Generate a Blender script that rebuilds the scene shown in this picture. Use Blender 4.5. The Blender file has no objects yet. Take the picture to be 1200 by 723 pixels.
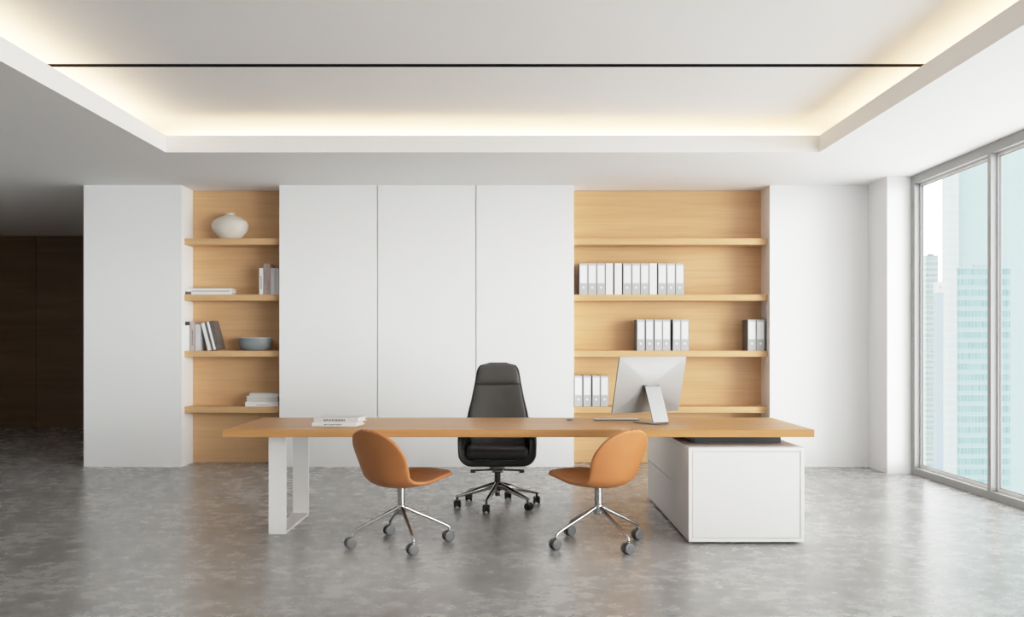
import bpy, bmesh, math, random
from mathutils import Vector, Matrix
random.seed(7)
PI = math.pi
C = bpy.context.scene.collection
F = 1120.0; CAMZ = 1.31; VX = 600.0; VY = 403.0      # 1200x723 frame: focal length in pixels, eye height, vanishing point

# ------------------------------------------------------------------ materials
def new_mat(name):
    m = bpy.data.materials.new(name); m.use_nodes = True
    nt = m.node_tree
    return m, nt, nt.nodes['Principled BSDF']

def plain(name, col, rough=0.5, metal=0.0, spec=0.5, coat=0.0, var=0.0, scale=6.0, bump=0.0, bscale=300):
    m, nt, b = new_mat(name)
    b.inputs['Base Color'].default_value = (*col, 1)
    b.inputs['Roughness'].default_value = rough
    b.inputs['Metallic'].default_value = metal
    b.inputs['Specular IOR Level'].default_value = spec
    b.inputs['Coat Weight'].default_value = coat
    tc = nt.nodes.new('ShaderNodeTexCoord')
    if var > 0:
        n = nt.nodes.new('ShaderNodeTexNoise'); n.inputs['Scale'].default_value = scale; n.inputs['Detail'].default_value = 4
        nt.links.new(tc.outputs['Object'], n.inputs['Vector'])
        r = nt.nodes.new('ShaderNodeValToRGB')
        r.color_ramp.elements[0].position = .3; r.color_ramp.elements[1].position = .7
        r.color_ramp.elements[0].color = (*[c * (1 - var) for c in col], 1)
        r.color_ramp.elements[1].color = (*[min(1, c * (1 + var)) for c in col], 1)
        nt.links.new(n.outputs['Fac'], r.inputs['Fac']); nt.links.new(r.outputs['Color'], b.inputs['Base Color'])
    if bump > 0:
        n2 = nt.nodes.new('ShaderNodeTexNoise'); n2.inputs['Scale'].default_value = bscale
        nt.links.new(tc.outputs['Object'], n2.inputs['Vector'])
        bp = nt.nodes.new('ShaderNodeBump'); bp.inputs['Strength'].default_value = bump; bp.inputs['Distance'].default_value = .002
        nt.links.new(n2.outputs['Fac'], bp.inputs['Height']); nt.links.new(bp.outputs['Normal'], b.inputs['Normal'])
    return m

def wood(name, light, dark, rough=.42, vertical=False):
    """oak veneer: long fine grain along X (or along Z) with broad soft bands"""
    m, nt, b = new_mat(name)
    L = nt.links.new
    tc = nt.nodes.new('ShaderNodeTexCoord')
    def noise(sx, sy, sz, sc, det, dist=0.0):
        mp = nt.nodes.new('ShaderNodeMapping'); mp.inputs['Scale'].default_value = (sx, sy, sz)
        L(tc.outputs['Object'], mp.inputs['Vector'])
        n = nt.nodes.new('ShaderNodeTexNoise'); n.inputs['Scale'].default_value = sc; n.inputs['Detail'].default_value = det
        n.inputs['Distortion'].default_value = dist
        L(mp.outputs['Vector'], n.inputs['Vector']); return n
    if vertical:
        n1 = noise(1, 1, .05, 9, 6, .6); n2 = noise(1, 1, .02, 60, 4)
    else:
        n1 = noise(.06, 1, 1, 9, 6, .6); n2 = noise(.022, 1, 1, 60, 4)
    mx = nt.nodes.new('ShaderNodeMath'); mx.operation = 'MULTIPLY_ADD'
    mx.inputs[1].default_value = .45
    L(n2.outputs['Fac'], mx.inputs[0])
    m2 = nt.nodes.new('ShaderNodeMath'); m2.operation = 'MULTIPLY'; m2.inputs[1].default_value = .55
    L(n1.outputs['Fac'], m2.inputs[0]); L(m2.outputs[0], mx.inputs[2])
    r = nt.nodes.new('ShaderNodeValToRGB')
    r.color_ramp.elements[0].position = .36; r.color_ramp.elements[1].position = .62
    r.color_ramp.elements[0].color = (*dark, 1); r.color_ramp.elements[1].color = (*light, 1)
    L(mx.outputs[0], r.inputs['Fac']); L(r.outputs['Color'], b.inputs['Base Color'])
    b.inputs['Roughness'].default_value = rough
    b.inputs['Specular IOR Level'].default_value = .4
    return m

def concrete():
    m, nt, b = new_mat('polished concrete')
    L = nt.links.new
    tc = nt.nodes.new('ShaderNodeTexCoord')
    def noise(sc, det, rough, dist=0., stretch=(1, 1, 1)):
        mp = nt.nodes.new('ShaderNodeMapping'); mp.inputs['Scale'].default_value = stretch
        L(tc.outputs['Object'], mp.inputs['Vector'])
        n = nt.nodes.new('ShaderNodeTexNoise'); n.inputs['Scale'].default_value = sc; n.inputs['Detail'].default_value = det
        n.inputs['Roughness'].default_value = rough; n.inputs['Distortion'].default_value = dist
        L(mp.outputs['Vector'], n.inputs['Vector']); return n
    n1 = noise(1.6, 5, .55); n2 = noise(9.5, 9, .62); n3 = noise(48, 6, .7)
    n4 = noise(7.0, 9, .62)
    d = None
    for n_, w_, b_ in ((n1, .34, 0.0), (n2, .34, 0.0), (n4, -.52, .52), (n3, .22, -.19 + .0)):   # pale clouds minus dark smudges, plus fine grain
        q = nt.nodes.new('ShaderNodeMath'); q.operation = 'MULTIPLY_ADD'; q.inputs[1].default_value = w_; q.inputs[2].default_value = b_
        L(n_.outputs['Fac'], q.inputs[0])
        if d is None: d = q
        else:
            e = nt.nodes.new('ShaderNodeMath'); e.operation = 'ADD'; L(d.outputs[0], e.inputs[0]); L(q.outputs[0], e.inputs[1]); d = e
    r = nt.nodes.new('ShaderNodeValToRGB')
    r.color_ramp.elements[0].position = .32; r.color_ramp.elements[1].position = .78; r.color_ramp.interpolation = 'B_SPLINE'
    r.color_ramp.elements[0].color = (*FLOOR_DARK, 1); r.color_ramp.elements[1].color = (*FLOOR_LIGHT, 1)
    L(d.outputs[0], r.inputs['Fac']); L(r.outputs['Color'], b.inputs['Base Color'])
    rr = nt.nodes.new('ShaderNodeMapRange'); rr.inputs['From Min'].default_value = .35; rr.inputs['From Max'].default_value = .65
    rr.inputs['To Min'].default_value = .24; rr.inputs['To Max'].default_value = .29
    L(d.outputs[0], rr.inputs['Value']); L(rr.outputs['Result'], b.inputs['Roughness'])
    b.inputs['Specular IOR Level'].default_value = .55
    return m

def glass_pane():
    m = bpy.data.materials.new('window glass'); m.use_nodes = True
    nt = m.node_tree; nt.nodes.clear(); L = nt.links.new
    out = nt.nodes.new('ShaderNodeOutputMaterial'); mix = nt.nodes.new('ShaderNodeMixShader')
    tr = nt.nodes.new('ShaderNodeBsdfTransparent'); tr.inputs['Color'].default_value = (.955, .985, .985, 1)
    gl = nt.nodes.new('ShaderNodeBsdfGlossy'); gl.inputs['Roughness'].default_value = .02
    lw = nt.nodes.new('ShaderNodeLayerWeight'); lw.inputs['Blend'].default_value = .5
    pw_ = nt.nodes.new('ShaderNodeMath'); pw_.operation = 'POWER'; pw_.inputs[1].default_value = 4.0
    ma = nt.nodes.new('ShaderNodeMath'); ma.operation = 'MULTIPLY_ADD'; ma.inputs[1].default_value = .35; ma.inputs[2].default_value = .03
    L(lw.outputs['Facing'], pw_.inputs[0]); L(pw_.outputs[0], ma.inputs[0])
    L(ma.outputs[0], mix.inputs[0]); L(tr.outputs[0], mix.inputs[1]); L(gl.outputs[0], mix.inputs[2]); L(mix.outputs[0], out.inputs['Surface'])
    return m

def facade(name, glass_a, glass_b, band, fin, floor_h=3.4, fin_w=1.0, band_share=.30):
    """curtain wall: storeys with pale spandrel bands, thin vertical fins and uneven window tones"""
    m, nt, b = new_mat(name); L = nt.links.new
    tc = nt.nodes.new('ShaderNodeTexCoord'); sep = nt.nodes.new('ShaderNodeSeparateXYZ')
    L(tc.outputs['Object'], sep.inputs[0])
    def math_(op, a, bv=None, b2=None):
        n = nt.nodes.new('ShaderNodeMath'); n.operation = op
        if isinstance(a, (int, float)): n.inputs[0].default_value = a
        else: L(a, n.inputs[0])
        if bv is not None:
            if isinstance(bv, (int, float)): n.inputs[1].default_value = bv
            else: L(bv, n.inputs[1])
        return n.outputs[0]
    h = math_('ADD', sep.outputs['X'], sep.outputs['Y'])
    zf = math_('DIVIDE', sep.outputs['Z'], floor_h); xf = math_('DIVIDE', h, fin_w)
    zfr = math_('FRACT', zf); xfr = math_('FRACT', xf)
    comb = nt.nodes.new('ShaderNodeCombineXYZ')
    L(math_('FLOOR', xf), comb.inputs[0]); L(math_('FLOOR', zf), comb.inputs[2])
    wn = nt.nodes.new('ShaderNodeTexWhiteNoise'); L(comb.outputs[0], wn.inputs['Vector'])
    m1 = nt.nodes.new('ShaderNodeMixRGB'); L(wn.outputs['Value'], m1.inputs[0])
    m1.inputs[1].default_value = (*glass_a, 1); m1.inputs[2].default_value = (*glass_b, 1)
    m2 = nt.nodes.new('ShaderNodeMixRGB'); L(math_('LESS_THAN', zfr, band_share), m2.inputs[0]); L(m1.outputs[0], m2.inputs[1]); m2.inputs[2].default_value = (*band, 1)
    m3 = nt.nodes.new('ShaderNodeMixRGB'); L(math_('LESS_THAN', xfr, .16), m3.inputs[0]); L(m2.outputs[0], m3.inputs[1]); m3.inputs[2].default_value = (*fin, 1)
    L(m3.outputs[0], b.inputs['Base Color'])
    b.inputs['Roughness'].default_value = .7; b.inputs['Specular IOR Level'].default_value = .1
    return m

FLOOR_DARK = (.115, .113, .111); FLOOR_LIGHT = (.60, .594, .588)
M = {}
M['wall'] = plain('white wall paint', (.86, .86, .865), .55, spec=.3, var=.008, scale=1.5)
M['panel'] = plain('white lacquer panel', (.87, .87, .875), .42, spec=.35, var=.006, scale=1.2)
M['ceiling'] = plain('white ceiling paint', (.90, .90, .90), .8, spec=.2, var=.006, scale=1.0)
M['floor'] = concrete()
M['oak'] = wood('oak veneer', (.69, .44, .235), (.59, .355, .17))
M['oak_desk'] = wood('oak desk top', (.53, .283, .108), (.42, .205, .068), rough=.38)
M['oak_dark'] = wood('oak corridor cladding', (.19, .115, .06), (.15, .085, .042), rough=.5)
M['black_slot'] = plain('black slot', (.002, .002, .002), .9, spec=.05, var=.02)
M['frame'] = plain('grey window frame', (.36, .36, .36), .5, spec=.4, var=.01)
M['gasket'] = plain('dark gasket', (.16, .165, .17), .6, var=.02)
M['glass'] = glass_pane()
M['white_desk'] = plain('white satin lacquer', (.80, .79, .785), .38, spec=.4, var=.006)
M['seam_shade'] = plain('dark seam shade', (.03, .03, .03), .7, var=.03)
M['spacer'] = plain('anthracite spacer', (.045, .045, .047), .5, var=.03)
M['leather_tan'] = plain('caramel leather', (.46, .175, .056), .48, spec=.45, var=.05, scale=9, bump=.12, bscale=420)
M['chrome'] = plain('polished chrome', (.52, .52, .515), .10, metal=1.0, var=.01)
M['dark_chrome'] = plain('dark chrome', (.16, .16, .165), .16, metal=1.0, var=.02)
M['caster_grey'] = plain('grey caster disc', (.12, .12, .12), .4, var=.03)
M['caster_black'] = plain('black caster rubber', (.018, .018, .018), .45, var=.03)
M['leather_black'] = plain('black leather', (.016, .0155, .0155), .40, spec=.55, var=.06, scale=8, bump=.12, bscale=420)
M['leather_head'] = plain('charcoal leather', (.07, .067, .065), .42, spec=.55, var=.06, scale=8, bump=.12, bscale=420)
M['plastic_black'] = plain('black plastic', (.016, .016, .016), .4, var=.03)
M['alu'] = plain('satin aluminium', (.30, .297, .294), .42, metal=.8, var=.01)
M['alu_edge'] = plain('aluminium edge', (.34, .335, .33), .35, metal=.8, var=.01)
M['screen'] = plain('black screen glass', (.01, .01, .012), .08, var=.02)
M['key_white'] = plain('white keys', (.72, .72, .72), .5, var=.02)
M['binder_grey'] = plain('grey binder board', (.50, .51, .52), .5, var=.02)
M['binder_lower'] = plain('grey binder cloth', (.46, .47, .475), .5, var=.02)
M['binder_edge'] = plain('dark grey binder edge', (.14, .14, .145), .55, var=.03)
M['binder_black'] = plain('black binder board', (.02, .02, .022), .5, var=.03)
M['binder_white'] = plain('white binder board', (.84, .84, .84), .45, var=.01)
M['label_white'] = plain('white spine paper', (.86, .86, .87), .6, var=.01)
M['paper'] = plain('page paper', (.62, .60, .57), .8, var=.03, scale=40)
M['cover_white'] = plain('white book cover', (.80, .80, .80), .45, var=.015)
M['cover_light'] = plain('light grey book cover', (.62, .62, .63), .5, var=.02)
M['cover_rose'] = plain('rose brown book cover', (.36, .265, .24), .55, var=.12, scale=30)
M['cover_dusty'] = plain('dusty pink book cover', (.52, .44, .42), .55, var=.05, scale=30)
M['cover_slate'] = plain('slate brown book cover', (.135, .115, .108), .5, var=.10, scale=25)
M['cover_dark'] = plain('dark grey book cover', (.07, .068, .066), .5, var=.05)
M['cover_blue'] = plain('blue grey stripe', (.25, .29, .34), .5, var=.03)
M['ink'] = plain('grey print', (.17, .165, .16), .6, var=.03)
M['ceramic'] = plain('matt cream ceramic', (.70, .65, .585), .62, spec=.35, var=.02, scale=12)
M['bowl'] = plain('blue grey ceramic', (.22, .245, .255), .45, spec=.45, var=.04, scale=12)
M['bowl_rim'] = plain('pale bowl rim', (.62, .64, .64), .5, var=.02)

# ------------------------------------------------------------------ mesh building
class MB:
    def __init__(self): self.v = []; self.f = []; self.m = []
    def add(self, vs, fs, mi=0):
        b = len(self.v); self.v += [tuple(p) for p in vs]
        for f in fs: self.f.append(tuple(b + i for i in f)); self.m.append(mi)
    def bm(self, bmx, mi=0, mat=None):
        bmx.verts.ensure_lookup_table()
        for i, v in enumerate(bmx.verts): v.index = i
        self.add([(mat @ v.co if mat else v.co) for v in bmx.verts], [[v.index for v in f.verts] for f in bmx.faces], mi)
        bmx.free()
    def box(self, x0, x1, y0, y1, z0, z1, bev=0.0, mi=0, seg=2, mat=None):
        b = bmesh.new(); bmesh.ops.create_cube(b, size=1)
        for v in b.verts:
            v.co = Vector(((x0 + x1) / 2 + v.co.x * (x1 - x0), (y0 + y1) / 2 + v.co.y * (y1 - y0), (z0 + z1) / 2 + v.co.z * (z1 - z0)))
        if bev > 0: bmesh.ops.bevel(b, geom=list(b.edges), offset=bev, segments=seg, affect='EDGES', profile=.5)
        self.bm(b, mi, mat); return self
    def tube(self, path, radii, n=14, mi=0, cap=True, squash=None):
        P = [Vector(p) for p in path]; k = len(P)
        if not isinstance(radii, (list, tuple)): radii = [radii] * k
        rings = []; up = None
        for i in range(k):
            t = (P[min(i + 1, k - 1)] - P[max(i - 1, 0)]).normalized()
            if up is None:
                a = Vector((0, 0, 1)) if abs(t.z) < .95 else Vector((0, 1, 0))
                up = (a - t * a.dot(t)).normalized()
            else: up = (up - t * up.dot(t)).normalized()
            s = t.cross(up); q = squash[i] if squash else (1, 1)
            rings.append([P[i] + (up * math.sin(2 * PI * j / n) * q[1] + s * math.cos(2 * PI * j / n) * q[0]) * radii[i] for j in range(n)])
        self.loft(rings, cap, mi); return self
    def loft(self, rings, cap=True, mi=0, closed=True):
        n = len(rings[0]); vs = [p for r in rings for p in r]; fs = []
        for i in range(len(rings) - 1):
            for j in range(n if closed else n - 1):
                a = i * n + j; b = i * n + (j + 1) % n
                fs.append((a, b, b + n, a + n))
        if cap:
            fs.append(tuple(range(n - 1, -1, -1))); fs.append(tuple((len(rings) - 1) * n + j for j in range(n)))
        self.add(vs, fs, mi); return self
    def lathe(self, prof, c=(0, 0, 0), n=40, mi=0, cap=False):
        rings = [[(c[0] + r * math.cos(2 * PI * j / n), c[1] + r * math.sin(2 * PI * j / n), c[2] + z) for j in range(n)] for r, z in prof]
        self.loft(rings, cap, mi); return self
    def cyl(self, p0, p1, r, r1=None, n=24, mi=0, bev=0.0):
        p0 = Vector(p0); p1 = Vector(p1); r1 = r if r1 is None else r1
        if bev > 0:
            d = (p1 - p0).normalized()
            self.tube([p0, p0 + d * bev * .3, p0 + d * bev, p1 - d * bev, p1 - d * bev * .3, p1], [r - bev, r - bev * .3, r, r1, r1 - bev * .3, r1 - bev], n, mi)
        else: self.tube([p0, p1], [r, r1], n, mi)
        return self
    def build(self, name, mats, parent=None, off=(0, 0, 0), smooth=35, subsurf=0, solidify=None):
        me = bpy.data.meshes.new(name)
        o_ = Vector(off)
        me.from_pydata([Vector(p) - o_ for p in self.v], [], self.f)
        if not isinstance(mats, (list, tuple)): mats = [mats]
        for mm in mats: me.materials.append(mm)
        for p, mi in zip(me.polygons, self.m): p.material_index = mi
        b = bmesh.new(); b.from_mesh(me); bmesh.ops.recalc_face_normals(b, faces=b.faces); b.to_mesh(me); b.free()
        if smooth:
            for p in me.polygons: p.use_smooth = True
            if subsurf == 0: me.set_sharp_from_angle(angle=math.radians(smooth))
        me.update()
        o = bpy.data.objects.new(name, me); C.objects.link(o)
        if solidify:
            md = o.modifiers.new('thick', 'SOLIDIFY'); md.thickness = solidify; md.offset = 0
        if subsurf:
            md = o.modifiers.new('smooth', 'SUBSURF'); md.levels = subsurf; md.render_levels = subsurf
        if parent is not None: o.parent = parent
        return o

def tag(o, label=None, cat=None, group=None, kind=None):
    if label: o['label'] = label
    if cat: o['category'] = cat
    if group: o['group'] = group
    if kind: o['kind'] = kind
    return o
def thing(name, label, cat, loc=(0, 0, 0), rz=0.0, group=None, kind=None):
    o = bpy.data.objects.new(name, None); C.objects.link(o)
    o.location = loc; o.rotation_euler = (0, 0, rz); o.empty_display_size = .1
    return tag(o, label, cat, group, kind)
def struct(name, mb, mat, label=None, parent=None, smooth=0):
    o = mb.build(name, mat, parent, smooth=smooth)
    if parent is None: tag(o, label, None, None, 'structure')
    return o
def copy_tree(o, parent=None):
    c = o.copy(); C.objects.link(c)
    if parent is not None: c.parent = parent
    for ch in list(o.children): copy_tree(ch, c)
    return c

# ------------------------------------------------------------------ room shell
WALL = 10.175; NICHE = 10.56; CEIL = 3.0; WINX = 4.03; REAR = -3.2; LEFTX = -8.6; FAR = 14.97
struct('floor', MB().box(LEFTX - .2, WINX + .25, REAR - .2, FAR + .2, -.2, 0), M['floor'], 'grey mottled polished concrete floor')
# lower ceiling with the recessed tray: slab, lip, cove ledge
TX0, TX1, TY0, TY1 = -3.054, 2.711, .6, 8.43
LIP = 3.148; UP = 3.32; CV = .92
c = MB()
ox0, ox1, oy0, oy1 = LEFTX - .2, WINX + .25, REAR - .2, FAR + .2
T = .035; w = .02
c.box(ox0, TX0 - w, oy0, oy1, CEIL, CEIL + T); c.box(TX1 + w, ox1, oy0, oy1, CEIL, CEIL + T)
c.box(TX0 - w, TX1 + w, oy0, TY0 - w, CEIL, CEIL + T); c.box(TX0 - w, TX1 + w, TY1 + w, oy1, CEIL, CEIL + T)
c.box(TX0 - w, TX0, TY0 - w, TY1 + w, CEIL, LIP); c.box(TX1, TX1 + w, TY0 - w, TY1 + w, CEIL, LIP)
c.box(TX0, TX1, TY0 - w, TY0, CEIL, LIP); c.box(TX0, TX1, TY1, TY1 + w, CEIL, LIP)
# walls of the cove and everything above
c.box(ox0, TX0 - CV, oy0, oy1, CEIL + T, UP + .1); c.box(TX1 + CV, ox1, oy0, oy1, CEIL + T, UP + .1)
c.box(TX0 - CV, TX1 + CV, oy0, TY0 - CV, CEIL + T, UP + .1); c.box(TX0 - CV, TX1 + CV, TY1 + CV, oy1, CEIL + T, UP + .1)
struct('ceiling', c, M['ceiling'], 'white ceiling with a recessed rectangular tray')
struct('ceiling_tray', MB().box(TX0 - CV, TX1 + CV, TY0 - CV, TY1 + CV, UP, UP + .1), M['ceiling'], 'white raised ceiling inside the glowing tray')
struct('trim_1', MB().box(TX0 - CV, TX1 + CV, 6.862, 6.928, UP - .003, UP), M['black_slot'], 'thin black slot line across the raised ceiling')
# warm cove lamps lying on the ledge
def lamp(name, loc, sx, sy, power, col, rot):
    l = bpy.data.lights.new(name, 'AREA'); l.shape = 'RECTANGLE'; l.size = sx; l.size_y = sy; l.energy = power; l.color = col
    o = bpy.data.objects.new(name, l); C.objects.link(o); o.location = loc; o.rotation_euler = rot
    return o
COVE = 1.2; WARM = (1.0, .71, .42); D = .40
lamp('cove_strip_back', ((TX0 + TX1) / 2, TY1 + .80, 3.06), TX1 - TX0 + .4, .05, 20 * COVE, WARM, (PI, 0, 0))
lamp('cove_strip_left', (TX0 - D, (TY0 + TY1) / 2, 3.06), .05, TY1 - TY0 + .4, 26 * COVE, WARM, (PI, 0, 0))
lamp('cove_strip_right', (TX1 + D, (TY0 + TY1) / 2, 3.06), .05, TY1 - TY0 + .4, 26 * COVE, WARM, (PI, 0, 0))
lamp('cove_strip_front', ((TX0 + TX1) / 2, TY0 - D, 3.06), TX1 - TX0 + .4, .05, 26 * COVE, WARM, (PI, 0, 0))

LB0, LB1 = -4.56, -3.519           # left wall block
P0, P3 = -2.477, .6586             # panelled middle wall
R0, R1 = 2.745, 3.79               # right wall piece, pillar
struct('wall_left_block', MB().box(LB0, LB1, WALL, FAR, 0, CEIL), M['wall'], 'white wall block left of the narrow shelf niche')
g = .012; pw = (P3 - P0 - 2 * g) / 3
pm = MB()
for k in range(3):
    a = P0 + k * (pw + g)
    pm.box(a, a + pw, WALL, WALL + .03, 0, CEIL, .0015)
pm.box(P0, P3, WALL + .03, NICHE + .1, 0, CEIL)
struct('wall_middle', pm, M['panel'], 'white middle wall of three tall panels with thin seams')
struct('wall_niche_back', MB().box(LB1, P0, NICHE + .02, NICHE + .1, 0, CEIL).box(P3, R0, NICHE + .02, NICHE + .1, 0, CEIL), M['wall'], 'wall behind the shelf niches')
struct('wall_right_block', MB().box(R0, WINX + .085, WALL, NICHE + .1, 0, CEIL), M['wall'], 'white wall between the wide shelf niche and the pillar')
struct('wall_right_pillar', MB().box(R1, WINX + .085, 9.653, WALL, 0, CEIL), M['wall'], 'white pillar beside the tall window')
struct('wall_left', MB().box(LEFTX - .2, LEFTX, REAR, 9.6, 0, CEIL), M['wall'], 'white side wall out of frame')
struct('wall_left_corridor', MB().box(LEFTX - .2, LEFTX, 9.6, FAR, 0, CEIL), M['oak_dark'], 'unseen side wall, clad in dark oak to darken the corridor')  # out of view; dark cladding added to darken the corridor floor and ceiling
struct('wall_rear', MB().box(LEFTX - .2, WINX + .25, REAR - .2, REAR, 0, CEIL), M['wall'], 'white wall behind the viewer')
# corridor end wall clad in dark oak boards
cl = MB(); seam = -7.445; bw = 1.42
x = seam - bw
for k in range(4):
    cl.box(max(x, LEFTX) + .004, min(x + bw, LB0) - .004, FAR - .02, FAR, 0.0, CEIL, .002); x += bw
    if x >= LB0: break
cl.box(LEFTX, LB0, FAR, FAR + .2, 0, CEIL)
struct('wall_far', cl, M['oak_dark'], 'dark oak clad wall at the end of the shadowed corridor')

# ------------------------------------------------------------------ window wall on the right
win = thing('window_1', 'tall grey framed window wall looking onto pale blue towers', None, (0, 0, 0), kind='structure')
WY0, WY1 = REAR, 9.653
fr = MB(); gk = MB()
XB = WINX + .075
fr.box(WINX, XB, WY0, WY1, 0, .068, .003); fr.box(WINX, XB, WY0, WY1, CEIL - .085, CEIL, .003)
fr.box(WINX, XB, WY1 - .085, WY1, .068, CEIL - .085, .003)
mull = [9.568]; y = 8.075
while y > WY0 + .3:
    fr.box(WINX, XB, y - .028, y + .028, .068, CEIL - .085, .003); mull.append(y); y -= 1.52
fr.build('frame', M['frame'], win, smooth=0)
edges = sorted([9.568 - 0.0] + [m for m in mull[1:]] + [WY0], reverse=True)
for k in range(len(edges) - 1):
    y1 = edges[k] - (.028 if k else .0); y0 = edges[k + 1] + .028
    s = MB()
    for a0, a1, b0, b1 in ((y0, y1, .068, .095), (y0, y1, CEIL - .112, CEIL - .085), (y0, y0 + .022, .095, CEIL - .112), (y1 - .022, y1, .095, CEIL - .112)):
        s.box(WINX + .055, WINX + .085, a0, a1, b0, b1, .002)
    s.build('sash', M['white_desk'], win, smooth=0)
    q = MB()
    for a0, a1, b0, b1 in ((y0 + .022, y1 - .022, .095, .100), (y0 + .022, y1 - .022, CEIL - .117, CEIL - .112), (y0 + .022, y0 + .027, .1, CEIL - .117), (y1 - .027, y1 - .022, .1, CEIL - .117)):
        q.box(WINX + .062, WINX + .080, a0, a1, b0, b1)
    q.build('gasket', M['gasket'], win, smooth=0)
    p = MB(); p.add([(WINX + .07, y0 + .02, .09), (WINX + .07, y1 - .02, .09), (WINX + .07, y1 - .02, CEIL - .1), (WINX + .07, y0 + .02, CEIL - .1)], [(0, 1, 2, 3)])
    p.build('pane', M['glass'], win, smooth=0)

# ------------------------------------------------------------------ city outside
def tower(name, label, x0, x1, y0, y1, z0, z1, mat, cap_mat, crown=True, group='pale towers outside'):
    t = thing(name, label, 'building', ((x0 + x1) / 2, (y0 + y1) / 2, z0), group=group)
    o = Vector(t.location)
    MB().box(x0, x1, y0, y1, z0, z1).build('facade', mat, t, o, smooth=0)
    MB().box(x0 - .15, x1 + .15, y0 - .15, y1 + .15, z1, z1 + .5).box((x0 * .7 + x1 * .3), (x0 * .3 + x1 * .7), (y0 * .7 + y1 * .3), (y0 * .3 + y1 * .7), z1 + .5, z1 + 1.4).build('roof', cap_mat, t, o, smooth=0)
    if crown:
        b = MB(); z = z0 + 3.4 * math.ceil(0)
        n = int((z1 - z0) / 3.4)
        for k in range(n): b.box(x0 - .06, x1 + .06, y0 - .06, y1 + .06, z0 + k * 3.4, z0 + k * 3.4 + .35)
        b.build('floor_bands', cap_mat, t, o, smooth=0)
    return t
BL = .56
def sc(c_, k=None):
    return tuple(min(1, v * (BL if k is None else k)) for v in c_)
M['tw_tall'] = facade('tall tower curtain wall', sc((.31, .425, .435)), sc((.33, .435, .445)), sc((.335, .44, .45)), sc((.36, .455, .465)), 3.4, 1.3)  # distance haze is put into these pale teal tower colours
M['tw_pale_face'] = facade('paler left face of tall tower', sc((.40, .47, .475)), sc((.43, .49, .49)), sc((.46, .50, .505)), sc((.48, .515, .52)), 3.4, .9)  # lighter side of the tall tower, put into a paler colour
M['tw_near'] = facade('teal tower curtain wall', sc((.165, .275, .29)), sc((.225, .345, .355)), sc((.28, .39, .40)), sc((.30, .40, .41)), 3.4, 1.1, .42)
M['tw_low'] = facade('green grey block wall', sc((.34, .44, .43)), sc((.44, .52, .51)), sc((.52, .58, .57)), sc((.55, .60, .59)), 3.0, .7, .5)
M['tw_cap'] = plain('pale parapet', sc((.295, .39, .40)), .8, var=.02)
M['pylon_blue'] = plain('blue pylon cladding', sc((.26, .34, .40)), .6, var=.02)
M['pylon_sign'] = plain('white pylon sign', sc((.46, .46, .47)), .6, var=.02)
K = 4.4
def far(name, label, x0, x1, y0, y1, z1, mat, crown):
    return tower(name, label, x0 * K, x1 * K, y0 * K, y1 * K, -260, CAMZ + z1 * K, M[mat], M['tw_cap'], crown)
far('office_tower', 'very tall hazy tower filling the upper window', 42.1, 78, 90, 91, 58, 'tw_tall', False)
far('office_tower', 'slim added slab standing in for the pale left face of the tall hazy tower', 40.22, 41.62, 89, 89.35, 66, 'tw_pale_face', False)  # added slab in place of the tall tower's lighter left side
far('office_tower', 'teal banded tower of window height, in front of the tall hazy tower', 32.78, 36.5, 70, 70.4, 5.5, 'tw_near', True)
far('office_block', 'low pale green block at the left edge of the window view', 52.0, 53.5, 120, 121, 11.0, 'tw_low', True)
py = thing('pylon', 'slim blue pylon with white sign seen through the window', 'pylon', (35.85 * K, 80.3 * K, -260))
MB().box(35.55 * K, 36.1 * K, 80 * K, 80.6 * K, -260, CAMZ + 4.3 * K).build('mast', M['pylon_blue'], py, py.location, smooth=0)
MB().box(35.55 * K, 36.2 * K, 79.95 * K, 80.65 * K, CAMZ + 4.3 * K, CAMZ + 5.2 * K).build('sign_box', M['pylon_sign'], py, py.location, smooth=0)
MB().box(35.80 * K, 35.94 * K, 79.92 * K, 79.95 * K, CAMZ + 4.65 * K, CAMZ + 4.82 * K).build('sign_emblem', plain('muted red emblem', sc((.42, .30, .30)), .6, var=.02), py, py.location, smooth=0)

# ------------------------------------------------------------------ bookcases in the niches
SH = [.635, 1.2375, 1.840, 2.4425]; ST = .066; SFR = 10.262
def bookcase(name, label, x0, x1):
    t = thing(name, label, 'bookcase', ((x0 + x1) / 2, NICHE, 0))
    MB().box(x0 + .001, x1 - .001, NICHE - .02, NICHE + .018, .003, CEIL - .003).build('back_panel', M['oak'], t, t.location, smooth=0)
    for z in SH:
        MB().box(x0 + .001, x1 - .001, SFR, NICHE - .021, z - ST, z, .002).build('shelf', M['oak'], t, t.location, smooth=0)
    return t
bookcase('built_in_bookcase', 'narrow oak niche bookcase with four shelves holding a vase and books', LB1, P0)
bookcase('built_in_bookcase', 'wide oak niche bookcase with four shelves holding rows of binders', P3, R0)

# vase
def px(xx, Y): return (xx - VX) * Y / F
def pz(yy, Y): return CAMZ - (yy - VY) * Y / F
vx = px(269.7, 10.40)
vs = thing('round_vase', 'squat cream ceramic vase with narrow neck on the top shelf', 'vase', (vx, 10.42 - .02, SH[3]))
prof = [(0, .001), (.095, .001), (.105, .006), (.150, .045), (.186, .095), (.200, .142), (.194, .180), (.174, .207), (.142, .231), (.102, .249), (.074, .259), (.058, .267), (.050, .275), (.0485, .281), (.052, .287), (.055, .290), (.050, .291), (.044, .282), (.043, .268), (.07, .25)]
vb = MB().lathe([(r * .70 if False else r, z) for r, z in prof], n=48).build('vase_body', M['ceramic'], vs, smooth=60)
vs.scale = (1, .68, 1)
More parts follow.
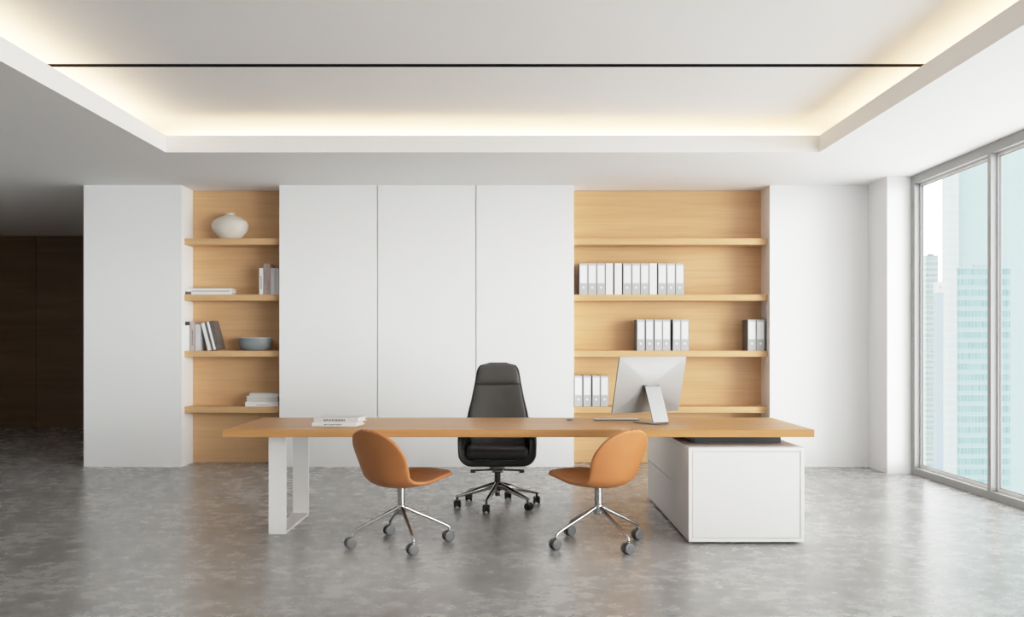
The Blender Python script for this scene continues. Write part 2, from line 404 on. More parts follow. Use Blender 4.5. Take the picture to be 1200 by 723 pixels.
# bowl
bx = px(300, 10.42)
bw_ = thing('ceramic_bowl', 'low round blue grey ceramic bowl on the third shelf down', 'bowl', (bx, 10.398, SH[1]))
MB().lathe([(0, .001), (.120, .001), (.142, .008), (.170, .035), (.182, .070), (.184, .098), (.181, .122), (.176, .134)], n=48).lathe([(.170, .134), (.165, .10), (.145, .04), (.11, .02), (0, .018)], n=48).build('bowl_body', M['bowl'], bw_, smooth=60)
MB().lathe([(.181, .134), (.180, .140), (.172, .140), (.170, .133)], n=48).build('rim', M['bowl_rim'], bw_, smooth=60)
bw_.scale = (1, .74, 1)

# ------------------------------------------------------------------ books
def book(label, cover, w, h, d, loc, rz=0.0, tilt=0.0, spine=None, flat=False, group=None, pages_out=False, stripe=None, title=None):
    """upright: width w along X, height h along Z, depth d along Y, spine to the viewer. flat: w along X, d along Y, h thick"""
    t = thing('book', label, 'book', loc, rz, group)
    t.location.z += .0006
    t.rotation_euler = (0, tilt, rz)
    cv = .004
    if flat:
        b = MB().box(0, w, 0, d, 0, cv, .001).box(0, w, 0, d, h - cv, h, .001)
        if not pages_out: b.box(0, w, 0, cv, cv, h - cv)
        b.build('cover', cover, t, smooth=0)
        MB().box(.012, w - .012, .008, d - .008, cv, h - cv).build('page_block', M['paper'], t, smooth=0)
    else:
        b = MB().box(0, cv, 0, d, 0, h, .001).box(w - cv, w, 0, d, 0, h, .001).box(cv, w - cv, 0, cv, 0, h)
        b.build('cover', cover, t, smooth=0)
        MB().box(cv, w - cv, cv, d - .006, .006, h - .006).build('page_block', M['paper'], t, smooth=0)
    if stripe:
        x0, x1, z0, z1, mm = stripe
        MB().box(x0, x1, -.0012, 0, z0, z1).build('spine_band', mm, t, smooth=0)
    if title:
        x0, x1, z0, z1 = title
        q = MB(); rnd = random.Random(len(label)); xx = x0
        if flat:
            while xx < x1:
                ww = rnd.uniform(.006, .016); q.box(xx, min(xx + ww, x1), -.001, 0, z0 + rnd.uniform(0, .002), z1 - rnd.uniform(0, .002)); xx += ww + rnd.uniform(.003, .006)
        else:
            zz = z0
            while zz < z1:
                ww = rnd.uniform(.010, .022); q.box(x0, x1, -.001, 0, zz, min(zz + ww, z1)); zz += ww + rnd.uniform(.004, .008)
        q.build('spine_title', M['ink'], t, smooth=0)
    return t
GB = 'books in the narrow niche'
Y0 = 10.285; s_ = Y0 / F
def bx_(p): return (p - 600) * s_
z2 = SH[2]
# second shelf, flat pair on the left
xa, xb = bx_(217.3), bx_(271.8)
book('lower flat white book of the pair on the second shelf, beside the wall', M['cover_white'], xb - xa, .034, .20, (xa, Y0, z2), flat=True, group=GB, stripe=(0.0, .062, .001, .033, M['cover_slate']))
book('upper flat white book of the pair on the second shelf, beside the wall', M['cover_white'], xb - xa - .004, .033, .20, (xa + .002, Y0, z2 + .034), flat=True, group=GB, stripe=(.064, xb - xa - .03, .0005, .0075, M['cover_blue']))
# second shelf, upright on the right
for p0, p1, top, mm, lab, ti in ((303.8, 308.3, 314.2, 'cover_white', 'slim white upright book, leftmost in the row of five on the second shelf', (.014, .026, .06, .2)),
                             (309.0, 312.4, 309.0, 'cover_rose', 'rose brown tall book next to the slim white one on the second shelf', (.010, .020, .10, .24)),
                             (312.6, 316.8, 309.3, 'cover_rose', 'rose brown tall book touching the light grey ones on the second shelf', (.012, .024, .05, .15)),
                             (317.3, 322.0, 314.2, 'cover_light', 'light grey upright book between rose brown one and end of the row', None),
                             (322.3, 327.0, 314.6, 'cover_light', 'light grey upright book at the right end of the second shelf, against the wall', None)):
    book(lab, M[mm], (p1 - p0) * s_, pz(top, Y0) - z2, .20, (bx_(p0), Y0, z2), group=GB, title=ti)
# third shelf, upright and leaning on the left
z1_ = SH[1]
book('white upright book with dark top band, leftmost on the third shelf', M['cover_white'], 5.2 * s_, pz(376.8, Y0) - z1_, .20, (bx_(217.0), Y0, z1_), group=GB, stripe=(.0, 5.2 * s_, .272, .312, M['cover_dark']))
book('dusty pink upright book between two white books on the third shelf', M['cover_dusty'], 5.4 * s_, pz(377.5, Y0) - z1_, .20, (bx_(222.8), Y0, z1_), group=GB, title=(.018, .03, .06, .22))
book('white upright book that the leaning books rest on, third shelf', M['cover_light'], 6.0 * s_, pz(380.0, Y0) - z1_, .20, (bx_(228.8), Y0, z1_), group=GB)
book('leaning slim white book on the third shelf, beside upright ones', M['cover_white'], .036, .300, .20, (bx_(243.6), Y0, z1_ + .0002), tilt=-.25, group=GB)
lb = book('leaning slate brown book with white spine, outermost on the third shelf', M['cover_slate'], .088, .312, .21, (bx_(248.1), Y0 + .004, z1_ + .0002), tilt=-.25, group=GB, stripe=(.022, .046, .002, .310, M['label_white']))
# bottom shelf stack on the right
z0_ = SH[0]
xa, xb = bx_(287.2), bx_(326.2)
book('bottom white book of the stack on the lowest shelf of narrow niche', M['cover_white'], xb - xa, .047, .20, (xa, Y0, z0_), flat=True, group=GB, title=(.12, .25, .012, .02))
book('thick white book showing pages, middle of stack on the lowest shelf', M['cover_white'], xb - xa - .004, .066, .20, (xa + .003, Y0 + .003, z0_ + .0472), flat=True, group=GB, pages_out=True)
book('thin cream book on top of the stack on the lowest shelf', M['paper'], bx_(325.6) - bx_(292.0), .030, .19, (bx_(292.0), Y0 + .008, z0_ + .1134), flat=True, group=GB)

# ------------------------------------------------------------------ binders
BD = .235
def make_binder(kind, label, x, z, w, h, group):
    t = thing('ring_binder', label, 'binder', (x, Y0 + .012, z + .0006), 0, group)
    if kind == 'white':
        MB().box(.004, w - .004, 0, .004, 0, h, .001).build('spine', M['binder_white'], t, smooth=0)
        MB().box(0, .004, 0.004, BD, 0, h, .001).box(w - .011, w, -.001, BD, 0, h, .001).build('cover', M['binder_black'], t, smooth=0)
    else:
        MB().box(.003, w - .003, 0, .004, 0, h, .001).build('spine', M['binder_grey'], t, smooth=0)
        MB().box(0, .003, 0.001, BD, 0, h, .001).box(w - .004, w, .001, BD, 0, h, .001).build('cover', M['binder_edge'], t, smooth=0)
        MB().box(.010, w - .011, -.0015, 0, h * .37, h * .93).build('spine_label', M['label_white'], t, smooth=0)
        MB().box(.006, w - .007, -.001, 0, .008, h * .36).build('spine_lower', M['binder_lower'], t, smooth=0)
        q = MB(); cx = w / 2; cz = h * .225
        n = 20
        for j in range(n):
            a0 = 2 * PI * j / n; a1 = 2 * PI * (j + 1) / n
            q.add([(cx + math.cos(a) * r, -.0022, cz + math.sin(a) * r) for a, r in ((a0, .012), (a1, .012), (a1, 0.0006), (a0, .0006))], [(0, 1, 2, 3)])
        q.build('finger_ring', M['label_white'], t, smooth=0)
    MB().box(.005, w - .012, .03, BD - .01, .008, h - .03).build('page_block', M['paper'], t, smooth=0)
    return t
proto = {}
def binder(kind, label, xpx, ztop, z, wpx, group):
    w = wpx * (Y0 + .012) / F; h = ztop
    key = (kind, round(w, 4), round(h, 4))
    X = (xpx - 600) * (Y0 + .012) / F
    if key not in proto:
        proto[key] = make_binder(kind, label, X, z, w, h, group); return proto[key]
    c_ = copy_tree(proto[key]); c_.location = (X, Y0 + .012, z + .0006); c_['label'] = label; c_['group'] = group
    return c_
ordn = ['first', 'second', 'third', 'fourth', 'fifth', 'sixth', 'seventh', 'eighth', 'ninth', 'tenth', 'eleventh', 'twelfth']
kinds = 'GGGWWGGGWGGG'
for k in range(12):
    G = kinds[k] == 'G'
    lab = ('grey binder with white label, %s of twelve from the left, upper binder shelf' if G else 'plain white binder with black edges, %s of twelve from the left, upper shelf') % ordn[k]
    binder('grey' if G else 'white', lab, 678.7 + 10.26 * k, .338, SH[2], 10.16, 'twelve binders on the second shelf')
for k in range(6):
    binder('grey', 'grey binder with white label, %s from the left of the six above the monitor' % ordn[k], (746.2, 756.4, 766.6, 776.2, 788.2, 797.8)[k], .334, SH[1], 9.6, 'six binders above the monitor')
binder('grey', 'grey binder beside the right niche wall, left one of the pair', 876.2, .334, SH[1], 9.95, 'pair of binders at the right end')
binder('grey', 'grey binder beside the right niche wall, right one of the pair', 886.3, .334, SH[1], 9.95, 'pair of binders at the right end')
for k in range(4):
    binder('grey', 'grey binder on the lowest shelf, %s from the left of the four beside the monitor' % ordn[k], (673.0, 683.2, 693.8, 703.6)[k], .334, SH[0], 9.7, 'four binders on the lowest shelf')

# ------------------------------------------------------------------ desk
DF, DBK, DZ = 6.35, 7.394, .7396
DX0, DX1 = -1.925, 2.010
dk = thing('executive_desk', 'long oak topped desk on a white loop leg and low white cabinet', 'desk', (0, 6.87, 0))
MB().box(DX0, DX1, DF, DBK, DZ - .049, DZ, .002).build('desktop', M['oak_desk'], dk, dk.location, smooth=0)
lx0, lx1, ly0, ly1 = -1.674, -1.554, 6.57, 7.32
lt = .02
lm = MB()
lm.box(lx0, lx1, ly0, ly0 + lt, 0.001, DZ - .049, .001).box(lx0, lx1, ly1 - lt, ly1, 0.001, DZ - .049, .001)
lm.box(lx0, lx1, ly0 + lt, ly1 - lt, 0.001, .018, .001).box(lx0, lx1, ly0 + lt, ly1 - lt, DZ - .065, DZ - .049, .001)
lm.build('leg', M['white_desk'], dk, dk.location, smooth=0)

CX0, CX1, CY0, CY1, CZ0, CZ1 = 1.156, 1.913, 6.254, 8.148, .014, .631
cb = thing('return_cabinet', 'long low white cabinet carrying the right end of the desk', 'cabinet', ((CX0 + CX1) / 2, (CY0 + CY1) / 2, 0))
pt = .024
m = MB()
m.box(CX0, CX1, CY0, CY1, CZ1 - pt, CZ1, .0012)                       # top
m.box(CX0 + .002, CX1, CY0, CY1, CZ0, CZ0 + pt, .0012)                # bottom
m.box(CX1 - pt, CX1, CY0, CY1, CZ0 + pt, CZ1 - pt, .0012)             # right side
m.box(CX0 + .020, CX1 - pt, CY1 - pt, CY1, CZ0 + pt, CZ1 - pt)        # back
m.box(CX0, CX0 + pt, CY0, CY0 + .02, CZ0 + pt, CZ1 - pt, .001)        # left stile
m.box(CX0 + pt, CX1 - pt, CY0 + .012, CY0 + .03, CZ0 + pt, CZ1 - pt)  # inner end
m.box(CX0 + .02, CX0 + .04, CY0 + .02, CY1 - pt, CZ0 + pt, CZ1 - pt)
m.build('carcass', M['white_desk'], cb, cb.location, smooth=0)
MB().box(CX0 + pt + .004, CX1 - pt - .004, CY0 + .002, CY0 + .0118, CZ0 + pt + .004, CZ1 - pt - .004, .001).build('end_panel', M['white_desk'], cb, cb.location, smooth=0)
YS = 6.93; zm = .326
MB().box(CX0 + .016, CX0 + .0198, YS - .002, CY1 - .03, zm - .006, zm + .006).build('drawer_seam_shade', M['seam_shade'], cb, cb.location, smooth=0)  # dark strip added behind the drawer seam to paint its shade
MB().box(CX0 + .001, CX0 + .0195, CY0 + .022, YS - .001, CZ0 + pt + .002, CZ1 - pt - .002).build('door', M['white_desk'], cb, cb.location, smooth=0)
MB().box(CX0 + .001, CX0 + .0195, YS + .001, CY1 - .002, zm + .003, CZ1 - pt - .002, .0008).build('drawer', M['white_desk'], cb, cb.location, smooth=0)
MB().box(CX0 + .001, CX0 + .0195, YS + .001, CY1 - .002, CZ0 + pt + .002, zm - .003, .0008).build('drawer', M['white_desk'], cb, cb.location, smooth=0)
for fx in (CX0 + .05, CX1 - .11):
    for fy in (CY0 + .05, CY1 - .11):
        MB().box(fx, fx + .06, fy, fy + .06, 0, CZ0).build('foot', M['caster_black'], cb, cb.location, smooth=0)
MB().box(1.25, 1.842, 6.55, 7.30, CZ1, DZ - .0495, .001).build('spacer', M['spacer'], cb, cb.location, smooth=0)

# books on the desk
zb = DZ + .0004
bA = book('lower white book of the pair lying on the desk', M['cover_white'], .310, .026, .25, (px(365.6, 6.6), 6.60, zb), rz=-.10, flat=True, group='pair of books on the desk', title=(.085, .21, .009, .018))
bB = book('upper white book with grey title, lying on the other desk book', M['cover_light'], .312, .032, .25, (px(367.6, 6.6), 6.602, zb + .0262), rz=-.10, flat=True, group='pair of books on the desk', title=(.07, .22, .010, .024))

# ------------------------------------------------------------------ monitor, keyboard, mouse
MYAW = math.radians(30)
mon = thing('desktop_computer', 'silver all-in-one desktop computer seen from behind, on the desk', 'computer', (px(763.5, 6.85), 6.85, zb), MYAW)
# local frame: +Y = towards the user (screen side), -Y = back, X = along the panel
tilt = math.radians(13)
W_, H_ = .602, .414
def slab(w, h, t_, zc, name, mat, yo=0.0, bulge=0.0):
    mb = MB(); rings = []
    n = 40
    def outline(ww, hh, r, y):
        pts = []
        for cx_, cz_, a0 in ((ww / 2 - r, hh / 2 - r, 0), (-ww / 2 + r, hh / 2 - r, PI / 2), (-ww / 2 + r, -hh / 2 + r, PI), (ww / 2 - r, -hh / 2 + r, 3 * PI / 2)):
            for j in range(7):
                a = a0 + j * PI / 12; pts.append((cx_ + r * math.cos(a), y, cz_ + r * math.sin(a)))
        return pts
    for y, k in ((t_, 0), (0.0, 0)):
        rings.append(outline(w, h, .010, y))
    for j in range(1, 15):
        s = j / 14; k = 1 - s * .97
        rings.append([(x_ * k, -bulge * (1 - (k * 2 * x_ / w) ** 2) * (1 - (k * 2 * z_ / h) ** 2) if abs(2 * x_ * k / w) < 1 and abs(2 * z_ * k / h) < 1 else 0.0, z_ * k) for x_, _y, z_ in outline(w, h, .010, 0)])
    R = Matrix.Rotation(tilt, 4, 'X')
    mb.loft(rings, True)
    mb.v = [tuple(R @ Vector((p[0], p[1] + yo, p[2])) + Vector((0, 0, zc))) for p in mb.v]
    return mb.build(name, mat, mon, smooth=50)
zc = .273
body = slab(W_, H_, .006, zc, 'case', M['alu'], .02, .011)
R = Matrix.Rotation(tilt, 4, 'X')
gm = MB().box(-W_ / 2 + .003, W_ / 2 - .003, .0262, .029, -H_ / 2 + .003, H_ / 2 - .003, .001)
gm.v = [tuple(R @ Vector(p) + Vector((0, 0, zc))) for p in gm.v]
gm.build('screen', M['screen'], mon, smooth=0)
em = MB()
for x0, x1, z0, z1 in ((-W_ / 2 - .001, -W_ / 2 + .002, -H_ / 2 + .008, H_ / 2 - .008),):
    em.box(x0, x1, .018, .0275, z0, z1)
em.v = [tuple(R @ Vector(p) + Vector((0, 0, zc))) for p in em.v]
em.build('bezel', M['alu_edge'], mon, smooth=0)
# bent aluminium stand: neck leaning back from the hinge to the desk, foot running forward under the screen
st = MB(); sw = .068
path = [(.012, .276), (-.012, .262), (-.048, .17), (-.098, .035), (-.104, .016), (-.100, .006), (-.088, .003), (-.04, .003), (.125, .003)]
th = .007; left = []; right = []
for i, (yy, zz) in enumerate(path):
    a = Vector(path[max(i - 1, 0)]); b2 = Vector(path[min(i + 1, len(path) - 1)]); d_ = (b2 - a).normalized(); nrm = Vector((-d_.y, d_.x))
    left.append((yy + nrm.x * th / 2, zz + nrm.y * th / 2)); right.append((yy - nrm.x * th / 2, zz - nrm.y * th / 2))
poly = left + right[::-1]
zmin = min(p[1] for p in poly)
rings = [[(xs, p[0], p[1] - zmin) for p in poly] for xs in (-sw, sw)]
n = len(poly); k = len(path)
vs_ = [p for r in rings for p in r]; fs_ = []
for j in range(n): fs_.append((j, (j + 1) % n, n + (j + 1) % n, n + j))
for base in (0, n):
    for j in range(k - 1): fs_.append((base + j, base + j + 1, base + n - 2 - j, base + n - 1 - j))
st.add(vs_, fs_); st.build('stand', M['alu'], mon, smooth=30)
MB().cyl((-.05, .004, .268), (.05, .004, .268), .010).build('hinge', M['alu_edge'], mon)

kb = thing('keyboard', 'slim silver keyboard lying behind the monitor stand', 'keyboard', (px(722, 7.15), 7.15, zb))
MB().box(-.168, .168, -.055, .055, .0015, .0085, .002).build('keyboard_case', M['alu_edge'], kb, smooth=0)
kk = MB()
for r in range(5):
    for q in range(14):
        kk.box(-.161 + q * .0231, -.161 + q * .0231 + .0195, -.047 + r * .0192, -.047 + r * .0192 + .0165, .0085, .0105, .0008)
kk.build('keys', M['key_white'], kb, smooth=0)
ms = thing('computer_mouse', 'small low dark mouse on the desk near the keyboard', 'mouse', (px(668, 7.15), 7.15, zb))
mm_ = MB(); rr_ = []
for z, k in ((0.001, .86), (.004, 1.0), (.009, .97), (.014, .8), (.0165, .5), (.0172, .15)):
    rr_.append([(.027 * k * math.copysign(abs(math.cos(a)) ** .8, math.cos(a)), .05 * k * math.copysign(abs(math.sin(a)) ** .8, math.sin(a)), z * .85) for a in [2 * PI * j / 28 for j in range(28)]])
mm_.loft(rr_).build('mouse_shell', M['alu_edge'], ms, smooth=60)

# ------------------------------------------------------------------ guest chairs
def smooth_interp(tab, v):
    for i in range(len(tab) - 1):
        if v <= tab[i + 1][0]:
            t_ = (v - tab[i][0]) / (tab[i + 1][0] - tab[i][0])
            p0 = tab[max(i - 1, 0)]; p1 = tab[i]; p2 = tab[i + 1]; p3 = tab[min(i + 2, len(tab) - 1)]
            out = []
            for q in range(1, len(p1)):
                m1 = (p2[q] - p0[q]) / (p2[0] - p0[0]) * (p2[0] - p1[0]); m2 = (p3[q] - p1[q]) / (p3[0] - p1[0]) * (p2[0] - p1[0])
                h00 = 2 * t_**3 - 3 * t_**2 + 1; h10 = t_**3 - 2 * t_**2 + t_; h01 = -2 * t_**3 + 3 * t_**2; h11 = t_**3 - t_**2
                out.append(h00 * p1[q] + h10 * m1 + h01 * p2[q] + h11 * m2)
            return out
    return list(tab[-1][1:])
# v : f (forward), z (height), half width, side curl (upwards / forwards)
SHELL = [(0.00, .330, .454, .178, .000), (.10, .266, .446, .184, .006), (.22, .168, .424, .200, .016), (.36, .05, .402, .222, .022),
         (.48, -.055, .392, .222, .034), (.57, -.130, .400, .221, .050), (.64, -.180, .432, .222, .062), (.71, -.207, .490, .226, .066),
         (.79, -.228, .560, .236, .062), (.87, -.250, .632, .244, .056), (.94, -.269, .706, .246, .046), (1.0, -.286, .761, .248, .040)]
def shell_mesh():
    mb = MB(); NU, NV = 22, 56; TH = .013
    mid = []
    for i in range(NV + 1):
        v = i / NV
        f, z, w_, cu = smooth_interp(SHELL, v)
        k_ = 1.0
        if v > .76: k_ = max(0.0, 1 - ((v - .76) / .243) ** 2.4) ** (1 / 2.1)
        if v < .16: k_ = max(0.0, 1 - ((.16 - v) / .166) ** 2.4) ** (1 / 2.6)
        w_ *= k_; cu *= k_ ** 2
        f2, z2_, _, _ = smooth_interp(SHELL, min(1, v + .01)); f1, z1__, _, _ = smooth_interp(SHELL, max(0, v - .01))
        tx, tz = f2 - f1, z2_ - z1__; l = math.hypot(tx, tz); nx, nz = tz / l, -tx / l     # normal to the sitter's side
        row = []
        for j in range(NU + 1):
            u = -1 + 2 * j / NU
            us = math.sin(u * PI / 2) * .35 + u * .65
            off = cu * abs(us) ** 2.4
            row.append((us * w_, f + nx * off, z + nz * off))
        mid.append(row)
    # offset both faces along vertex normals, roll the rim
    def nrm(i, j):
        a = Vector(mid[min(i + 1, NV)][j]) - Vector(mid[max(i - 1, 0)][j]); b = Vector(mid[i][min(j + 1, NU)]) - Vector(mid[i][max(j - 1, 0)])
        return a.cross(b).normalized()
    top = [[Vector(mid[i][j]) + nrm(i, j) * TH for j in range(NU + 1)] for i in range(NV + 1)]
    bot = [[Vector(mid[i][j]) - nrm(i, j) * TH for j in range(NU + 1)] for i in range(NV + 1)]
    n = NU + 1
    vs = [p for r in top for p in r] + [p for r in bot for p in r]; o = len(top) * n; fs = []
    for i in range(NV):
        for j in range(NU):
            a = i * n + j
            fs.append((a, a + 1, a + n + 1, a + n)); fs.append((o + a, o + a + n, o + a + n + 1, o + a + 1))
    border = [(0, j) for j in range(NU + 1)] + [(i, NU) for i in range(1, NV + 1)] + [(NV, j) for j in range(NU - 1, -1, -1)] + [(i, 0) for i in range(NV - 1, 0, -1)]
    rim = []
    cen = {}
    for i, j in border:
        p = Vector(mid[i][j])
        # outward direction within the surface
        du = Vector(mid[i][min(j + 1, NU)]) - Vector(mid[i][max(j - 1, 0)]); dv = Vector(mid[min(i + 1, NV)][j]) - Vector(mid[max(i - 1, 0)][j])
        out = Vector((0, 0, 0))
        if j == 0: out -= du.normalized()
        if j == NU: out += du.normalized()
        if i == 0: out -= dv.normalized()
        if i == NV: out += dv.normalized()
        out.normalize()
        b = len(vs); vs += [p + out * TH * .75 + nrm(i, j) * TH * .62, p + out * TH * 1.05, p + out * TH * .75 - nrm(i, j) * TH * .62]
        rim.append(b)
    L_ = len(border)
    for k_ in range(L_):
        i, j = border[k_]; i2, j2 = border[(k_ + 1) % L_]
        a, b = rim[k_], rim[(k_ + 1) % L_]
        ta, tb = i * n + j, i2 * n + j2
        fs += [(ta, tb, b, a), (a, b, b + 1, a + 1), (a + 1, b + 1, b + 2, a + 2), (a + 2, b + 2, o + tb, o + ta)]
    mb.add(vs, fs); return mb
LEGR = .326
def guest_chair(label, loc, face, base_rot, cast_rot):
    """face: the chair's forward direction turned from +Y; local +Y is forward"""
    t = thing('swivel_chair', label, 'chair', loc, face, 'tan guest chairs in front of the desk')
    shell_mesh().build('shell', M['leather_tan'], t, smooth=80, subsurf=1)
    MB().cyl((0, 0, .21), (0, 0, .385), .0245, n=28).cyl((0, 0, .375), (0, 0, .390), .055, n=28, bev=.003).build('post', M['chrome'], t)
    MB().cyl((0, 0, .196), (0, 0, .262), .030, n=28, bev=.005).build('hub', M['chrome'], t)
    for k in range(4):
        a = base_rot - face + k * PI / 2
        d = Vector((math.cos(a), math.sin(a), 0))
        p = [d * .018 + Vector((0, 0, .246)), d * .10 + Vector((0, 0, .205)), d * .22 + Vector((0, 0, .150)), d * (LEGR - .03) + Vector((0, 0, .113)),
             d * (LEGR - .012) + Vector((0, 0, .104)), d * (LEGR - .002) + Vector((0, 0, .092)), d * LEGR + Vector((0, 0, .070))]
        lg = MB().tube(p, [.0125, .0118, .0108, .0100, .0098, .0098, .0098], 16).build('leg', M['chrome'], t, smooth=60)
        ca = cast_rot - face
        ax = Vector((math.cos(ca), math.sin(ca), 0)); tr = Vector((-ax.y, ax.x, 0))
        c0 = d * LEGR - tr * .008 + Vector((0, 0, .0355))
        for s, mt in ((1, 'caster_grey'), (-1, 'caster_grey')):
            MB().cyl(c0 + ax * s * .008, c0 + ax * s * .027, .0352, n=32, bev=.004).cyl(c0 + ax * s * .026, c0 + ax * s * .0285, .024, n=28).build('wheel', M[mt], lg, smooth=30)
        MB().cyl(c0 - ax * .008, c0 + ax * .008, .024, n=24).tube([d * LEGR + Vector((0, 0, .082)), d * LEGR + Vector((0, 0, .058)), c0 + Vector((0, 0, .008))], [.0095, .0095, .007], 14).build('caster_fork', M['dark_chrome'], lg, smooth=40)
    return t
cast = math.atan2(-.84, .54)
guest_chair('tan leather swivel chair on the left, turned towards the right', (px(470.2, 6.243), 6.243, 0), -math.radians(43), math.radians(20), cast)
guest_chair('tan leather swivel chair on the right, beside the white cabinet', (px(701.2, 6.25), 6.25, 0), math.radians(43), math.radians(30.0), cast)

# ------------------------------------------------------------------ executive chair (faces the viewer: local -Y is its front)
ec = thing('executive_chair', 'high-backed black leather executive chair behind the desk', 'chair', (px(583.0, 7.763), 7.763, 0))
def slab_loft(rows, n=40, e=.55):
    """rows: z, half width, y centre, half thickness, side wrap to the front"""
    rings = []
    for z, w_, yc, t_, wr in rows:
        r = []
        for j in range(n):
            a = 2 * PI * j / n; ca, sa = math.cos(a), math.sin(a)
            x = w_ * math.copysign(abs(ca) ** e, ca); y = t_ * math.copysign(abs(sa) ** .8, sa)
            r.append((x, yc + y - wr * (abs(x) / max(w_, 1e-4)) ** 2 * (w_ / .25), z))
        rings.append(r)
    return MB().loft(rings)
def lrp(tab, n):
    return [[tab[0][0] + (tab[-1][0] - tab[0][0]) * i / n] + smooth_interp(tab, tab[0][0] + (tab[-1][0] - tab[0][0]) * i / n) for i in range(n + 1)]
back = [(.40, .255, .215, .020, .05), (.50, .262, .225, .022, .05), (.60, .262, .236, .024, .05), (.72, .252, .252, .024, .05), (.85, .222, .272, .024, .045), (.98, .196, .295, .024, .04),
        (1.06, .183, .310, .024, .035), (1.105, .170, .319, .023, .03), (1.132, .148, .325, .021, .025), (1.147, .112, .328, .016, .02), (1.152, .07, .329, .008, .015)]
slab_loft(lrp(back, 36)).build('back_shell', M['plastic_black'], ec, smooth=70)
cush = [(.45, .222, .186, .030, .045), (.55, .232, .196, .034, .045), (.70, .234, .218, .034, .045), (.85, .206, .242, .032, .04), (.95, .187, .258, .030, .036), (.975, .180, .262, .022, .034)]
slab_loft(lrp(cush, 20)).build('backrest', M['leather_head'], ec, smooth=70)
head = [(.967, .178, .266, .018, .034), (.975, .182, .262, .030, .034), (1.02, .176, .266, .040, .034), (1.07, .165, .276, .040, .03), (1.11, .150, .290, .034, .026), (1.132, .128, .302, .024, .022), (1.142, .09, .310, .012, .018)]
slab_loft(lrp(head, 20)).build('headrest', M['leather_head'], ec, smooth=70)
# tub: U-shaped wrap under and beside the seat
def u_ring(y, w_, zb_, zt, th_, r):
    out = []; inn = []
    def arc(w2, z_b, rr, lst):
        lst.append((-w2 + .012, y, zt)); lst.append((-w2, y, zt - .02)); lst.append((-w2 - .003, y, (zt + z_b) / 2 + .03))
        for j in range(8):
            a = PI + j * PI / 14; lst.append((-w2 + rr + rr * math.cos(a), y, z_b + rr + rr * math.sin(a)))
        for j in range(8):
            a = 1.5 * PI + j * PI / 14; lst.append((w2 - rr + rr * math.cos(a), y, z_b + rr + rr * math.sin(a)))
        lst.append((w2 + .003, y, (zt + z_b) / 2 + .03)); lst.append((w2, y, zt - .02)); lst.append((w2 - .012, y, zt))
    arc(w_, zb_, r, out); arc(w_ - th_, zb_ + th_ * .8, r * .75, inn)
    return out + inn[::-1]
rings = []
for y, w_, zb_, zt, th_ in ((-.235, .290, .365, .565, .030), (-.243, .298, .352, .580, .044), (-.235, .306, .342, .600, .052), (-.16, .312, .334, .635, .054), (.0, .312, .330, .650, .054), (.12, .306, .334, .665, .05), (.19, .292, .345, .69, .045), (.232, .268, .365, .70, .03)):
    rings.append(u_ring(y, w_, zb_, zt, th_, .105))
MB().loft(rings).build('seat_shell', M['leather_black'], ec, smooth=60)
sm_ = MB().box(-.252, .252, -.262, .17, .395, .495, .04, seg=5)
sm_.build('seat_cushion', M['leather_black'], ec, smooth=80)
MB().box(-.215, .215, -.2665, -.262, .418, .424, .001).build('seat_seam', M['plastic_black'], ec, smooth=0)
MB().box(-.062, .062, -.10, .10, .294, .334, .010).box(-.045, .045, -.07, .07, .272, .296, .008).build('tilt_mechanism', M['dark_chrome'], ec, smooth=40)
for s in (-1, 1):
    MB().tube([(s * .05, -.06, .296), (s * .13, -.065, .294), (s * .19, -.07, .292)], [.0075, .0075, .0085], 12).box(min(s * .175, s * .216), max(s * .175, s * .216), -.082, -.058, .272, .300, .004).build('lever', M['plastic_black'], ec, smooth=50)
MB().cyl((0, 0, .185), (0, 0, .280), .025, n=24, bev=.003).build('gas_lift', M['plastic_black'], ec)
MB().cyl((0, 0, .120), (0, 0, .195), .031, n=28, bev=.006).cyl((0, 0, .075), (0, 0, .125), .020, n=24, bev=.004).build('hub', M['dark_chrome'], ec)
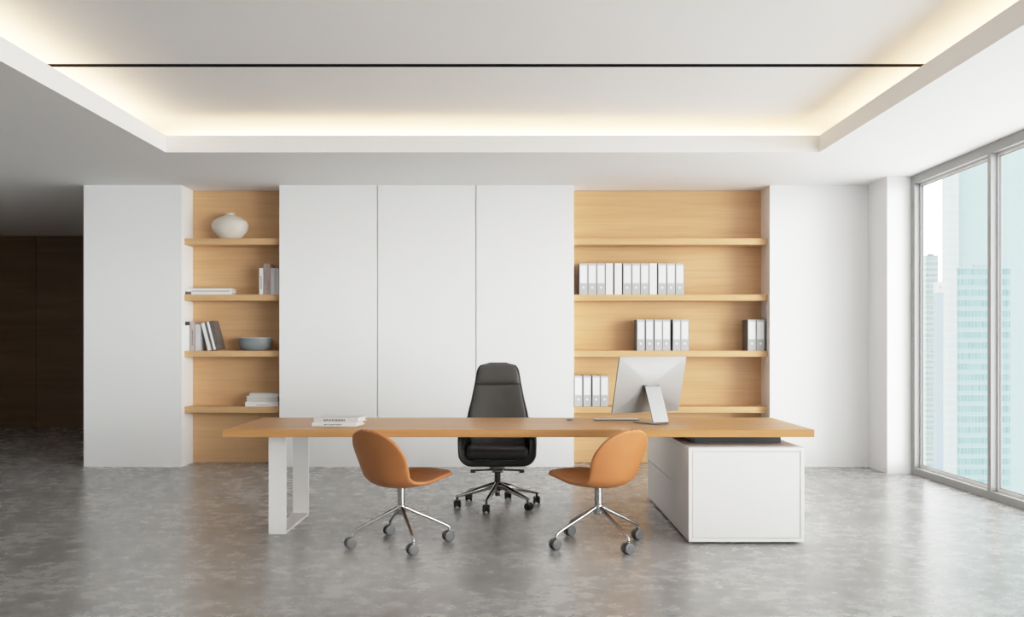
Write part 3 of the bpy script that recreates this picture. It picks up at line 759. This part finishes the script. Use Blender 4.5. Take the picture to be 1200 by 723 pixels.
for k in range(6):
    a = math.radians(16 + 60 * k); d = Vector((math.cos(a), math.sin(a), 0)); R_ = .335
    pth = [d * .015 + Vector((0, 0, .165)), d * .09 + Vector((0, 0, .150)), d * .20 + Vector((0, 0, .122)), d * .30 + Vector((0, 0, .098)), d * (R_ + .012) + Vector((0, 0, .086))]
    lg = MB().tube(pth, [.025, .023, .020, .017, .013], 16, squash=[(.85, 1.3), (.95, 1.15), (1, 1.0), (1, .9), (1, .75)]).build('base_leg', M['chrome'], ec, smooth=60)
    ca = math.radians(50 if k == 5 else (8 if k % 2 else -6)); ax = Vector((math.cos(ca), math.sin(ca), 0)); tr = Vector((ax.y, -ax.x, 0))
    c0 = d * R_ + tr * .012 + Vector((0, 0, .0305))
    for s in (-1, 1):
        MB().cyl(c0 + ax * s * .010, c0 + ax * s * .027, .030, n=28, bev=.004).build('wheel', M['caster_black'], lg, smooth=30)
    MB().cyl(c0 - ax * .01, c0 + ax * .01, .022, n=20).tube([d * R_ + Vector((0, 0, .088)), d * R_ + Vector((0, 0, .060)), c0 + Vector((0, 0, .012))], [.010, .010, .008], 14).build('caster_fork', M['plastic_black'], lg, smooth=40)

# ------------------------------------------------------------------ daylight, camera
wd = bpy.data.worlds.new('overcast daylight'); bpy.context.scene.world = wd; wd.use_nodes = True
bg = wd.node_tree.nodes['Background']; bg.inputs['Color'].default_value = (1.0, .992, .975, 1); bg.inputs['Strength'].default_value = 4.3
for q_, en in ((.45, .9), (.95, 2.25)):
    sn = bpy.data.lights.new('hazy_low_sun', 'SUN'); sn.energy = en; sn.angle = math.radians(22); sn.color = (1.0, .995, .985)
    so = bpy.data.objects.new('hazy_low_sun', sn); C.objects.link(so); so.location = (30, -25, 6)
    so.rotation_euler = Vector((-1, q_, -.02)).to_track_quat('-Z', 'Y').to_euler()
cam = bpy.data.cameras.new('camera'); co = bpy.data.objects.new('camera', cam); C.objects.link(co)
co.location = (0, 0, CAMZ); co.rotation_euler = (PI / 2, 0, 0)
cam.sensor_width = 36; cam.lens = F / 1200 * 36; cam.shift_y = (VY - 361.5) / 1200; cam.shift_x = 0.0
cam.clip_start = .05; cam.clip_end = 3000
bpy.context.scene.camera = co
sc_ = bpy.context.scene
sc_.view_settings.view_transform = 'Standard'; sc_.view_settings.look = 'None'
sc_.view_settings.exposure = 0.0
# soft highlight shoulder: scene values up to 2 roll off gently below white
sc_.view_settings.use_curve_mapping = True
cm = sc_.view_settings.curve_mapping
WL = 2.4
cm.white_level = (WL, WL, WL); cm.use_clip = True
cv_ = cm.curves[3]
pts = [(0, 0), (.10, .10), (.25, .25), (.45, .44), (.62, .575), (.80, .685), (1.05, .79), (1.4, .88), (1.85, .95), (WL, 1.0)]
for i, (x_, y_) in enumerate(pts):
    if i == 0: cv_.points[0].location = (0, 0)
    elif i == len(pts) - 1: cv_.points[len(cv_.points) - 1].location = (1, 1)
    else: cv_.points.new(x_ / WL, y_)
cm.update()
sc_.cycles.max_bounces = 16; sc_.cycles.diffuse_bounces = 8; sc_.cycles.use_denoising = True
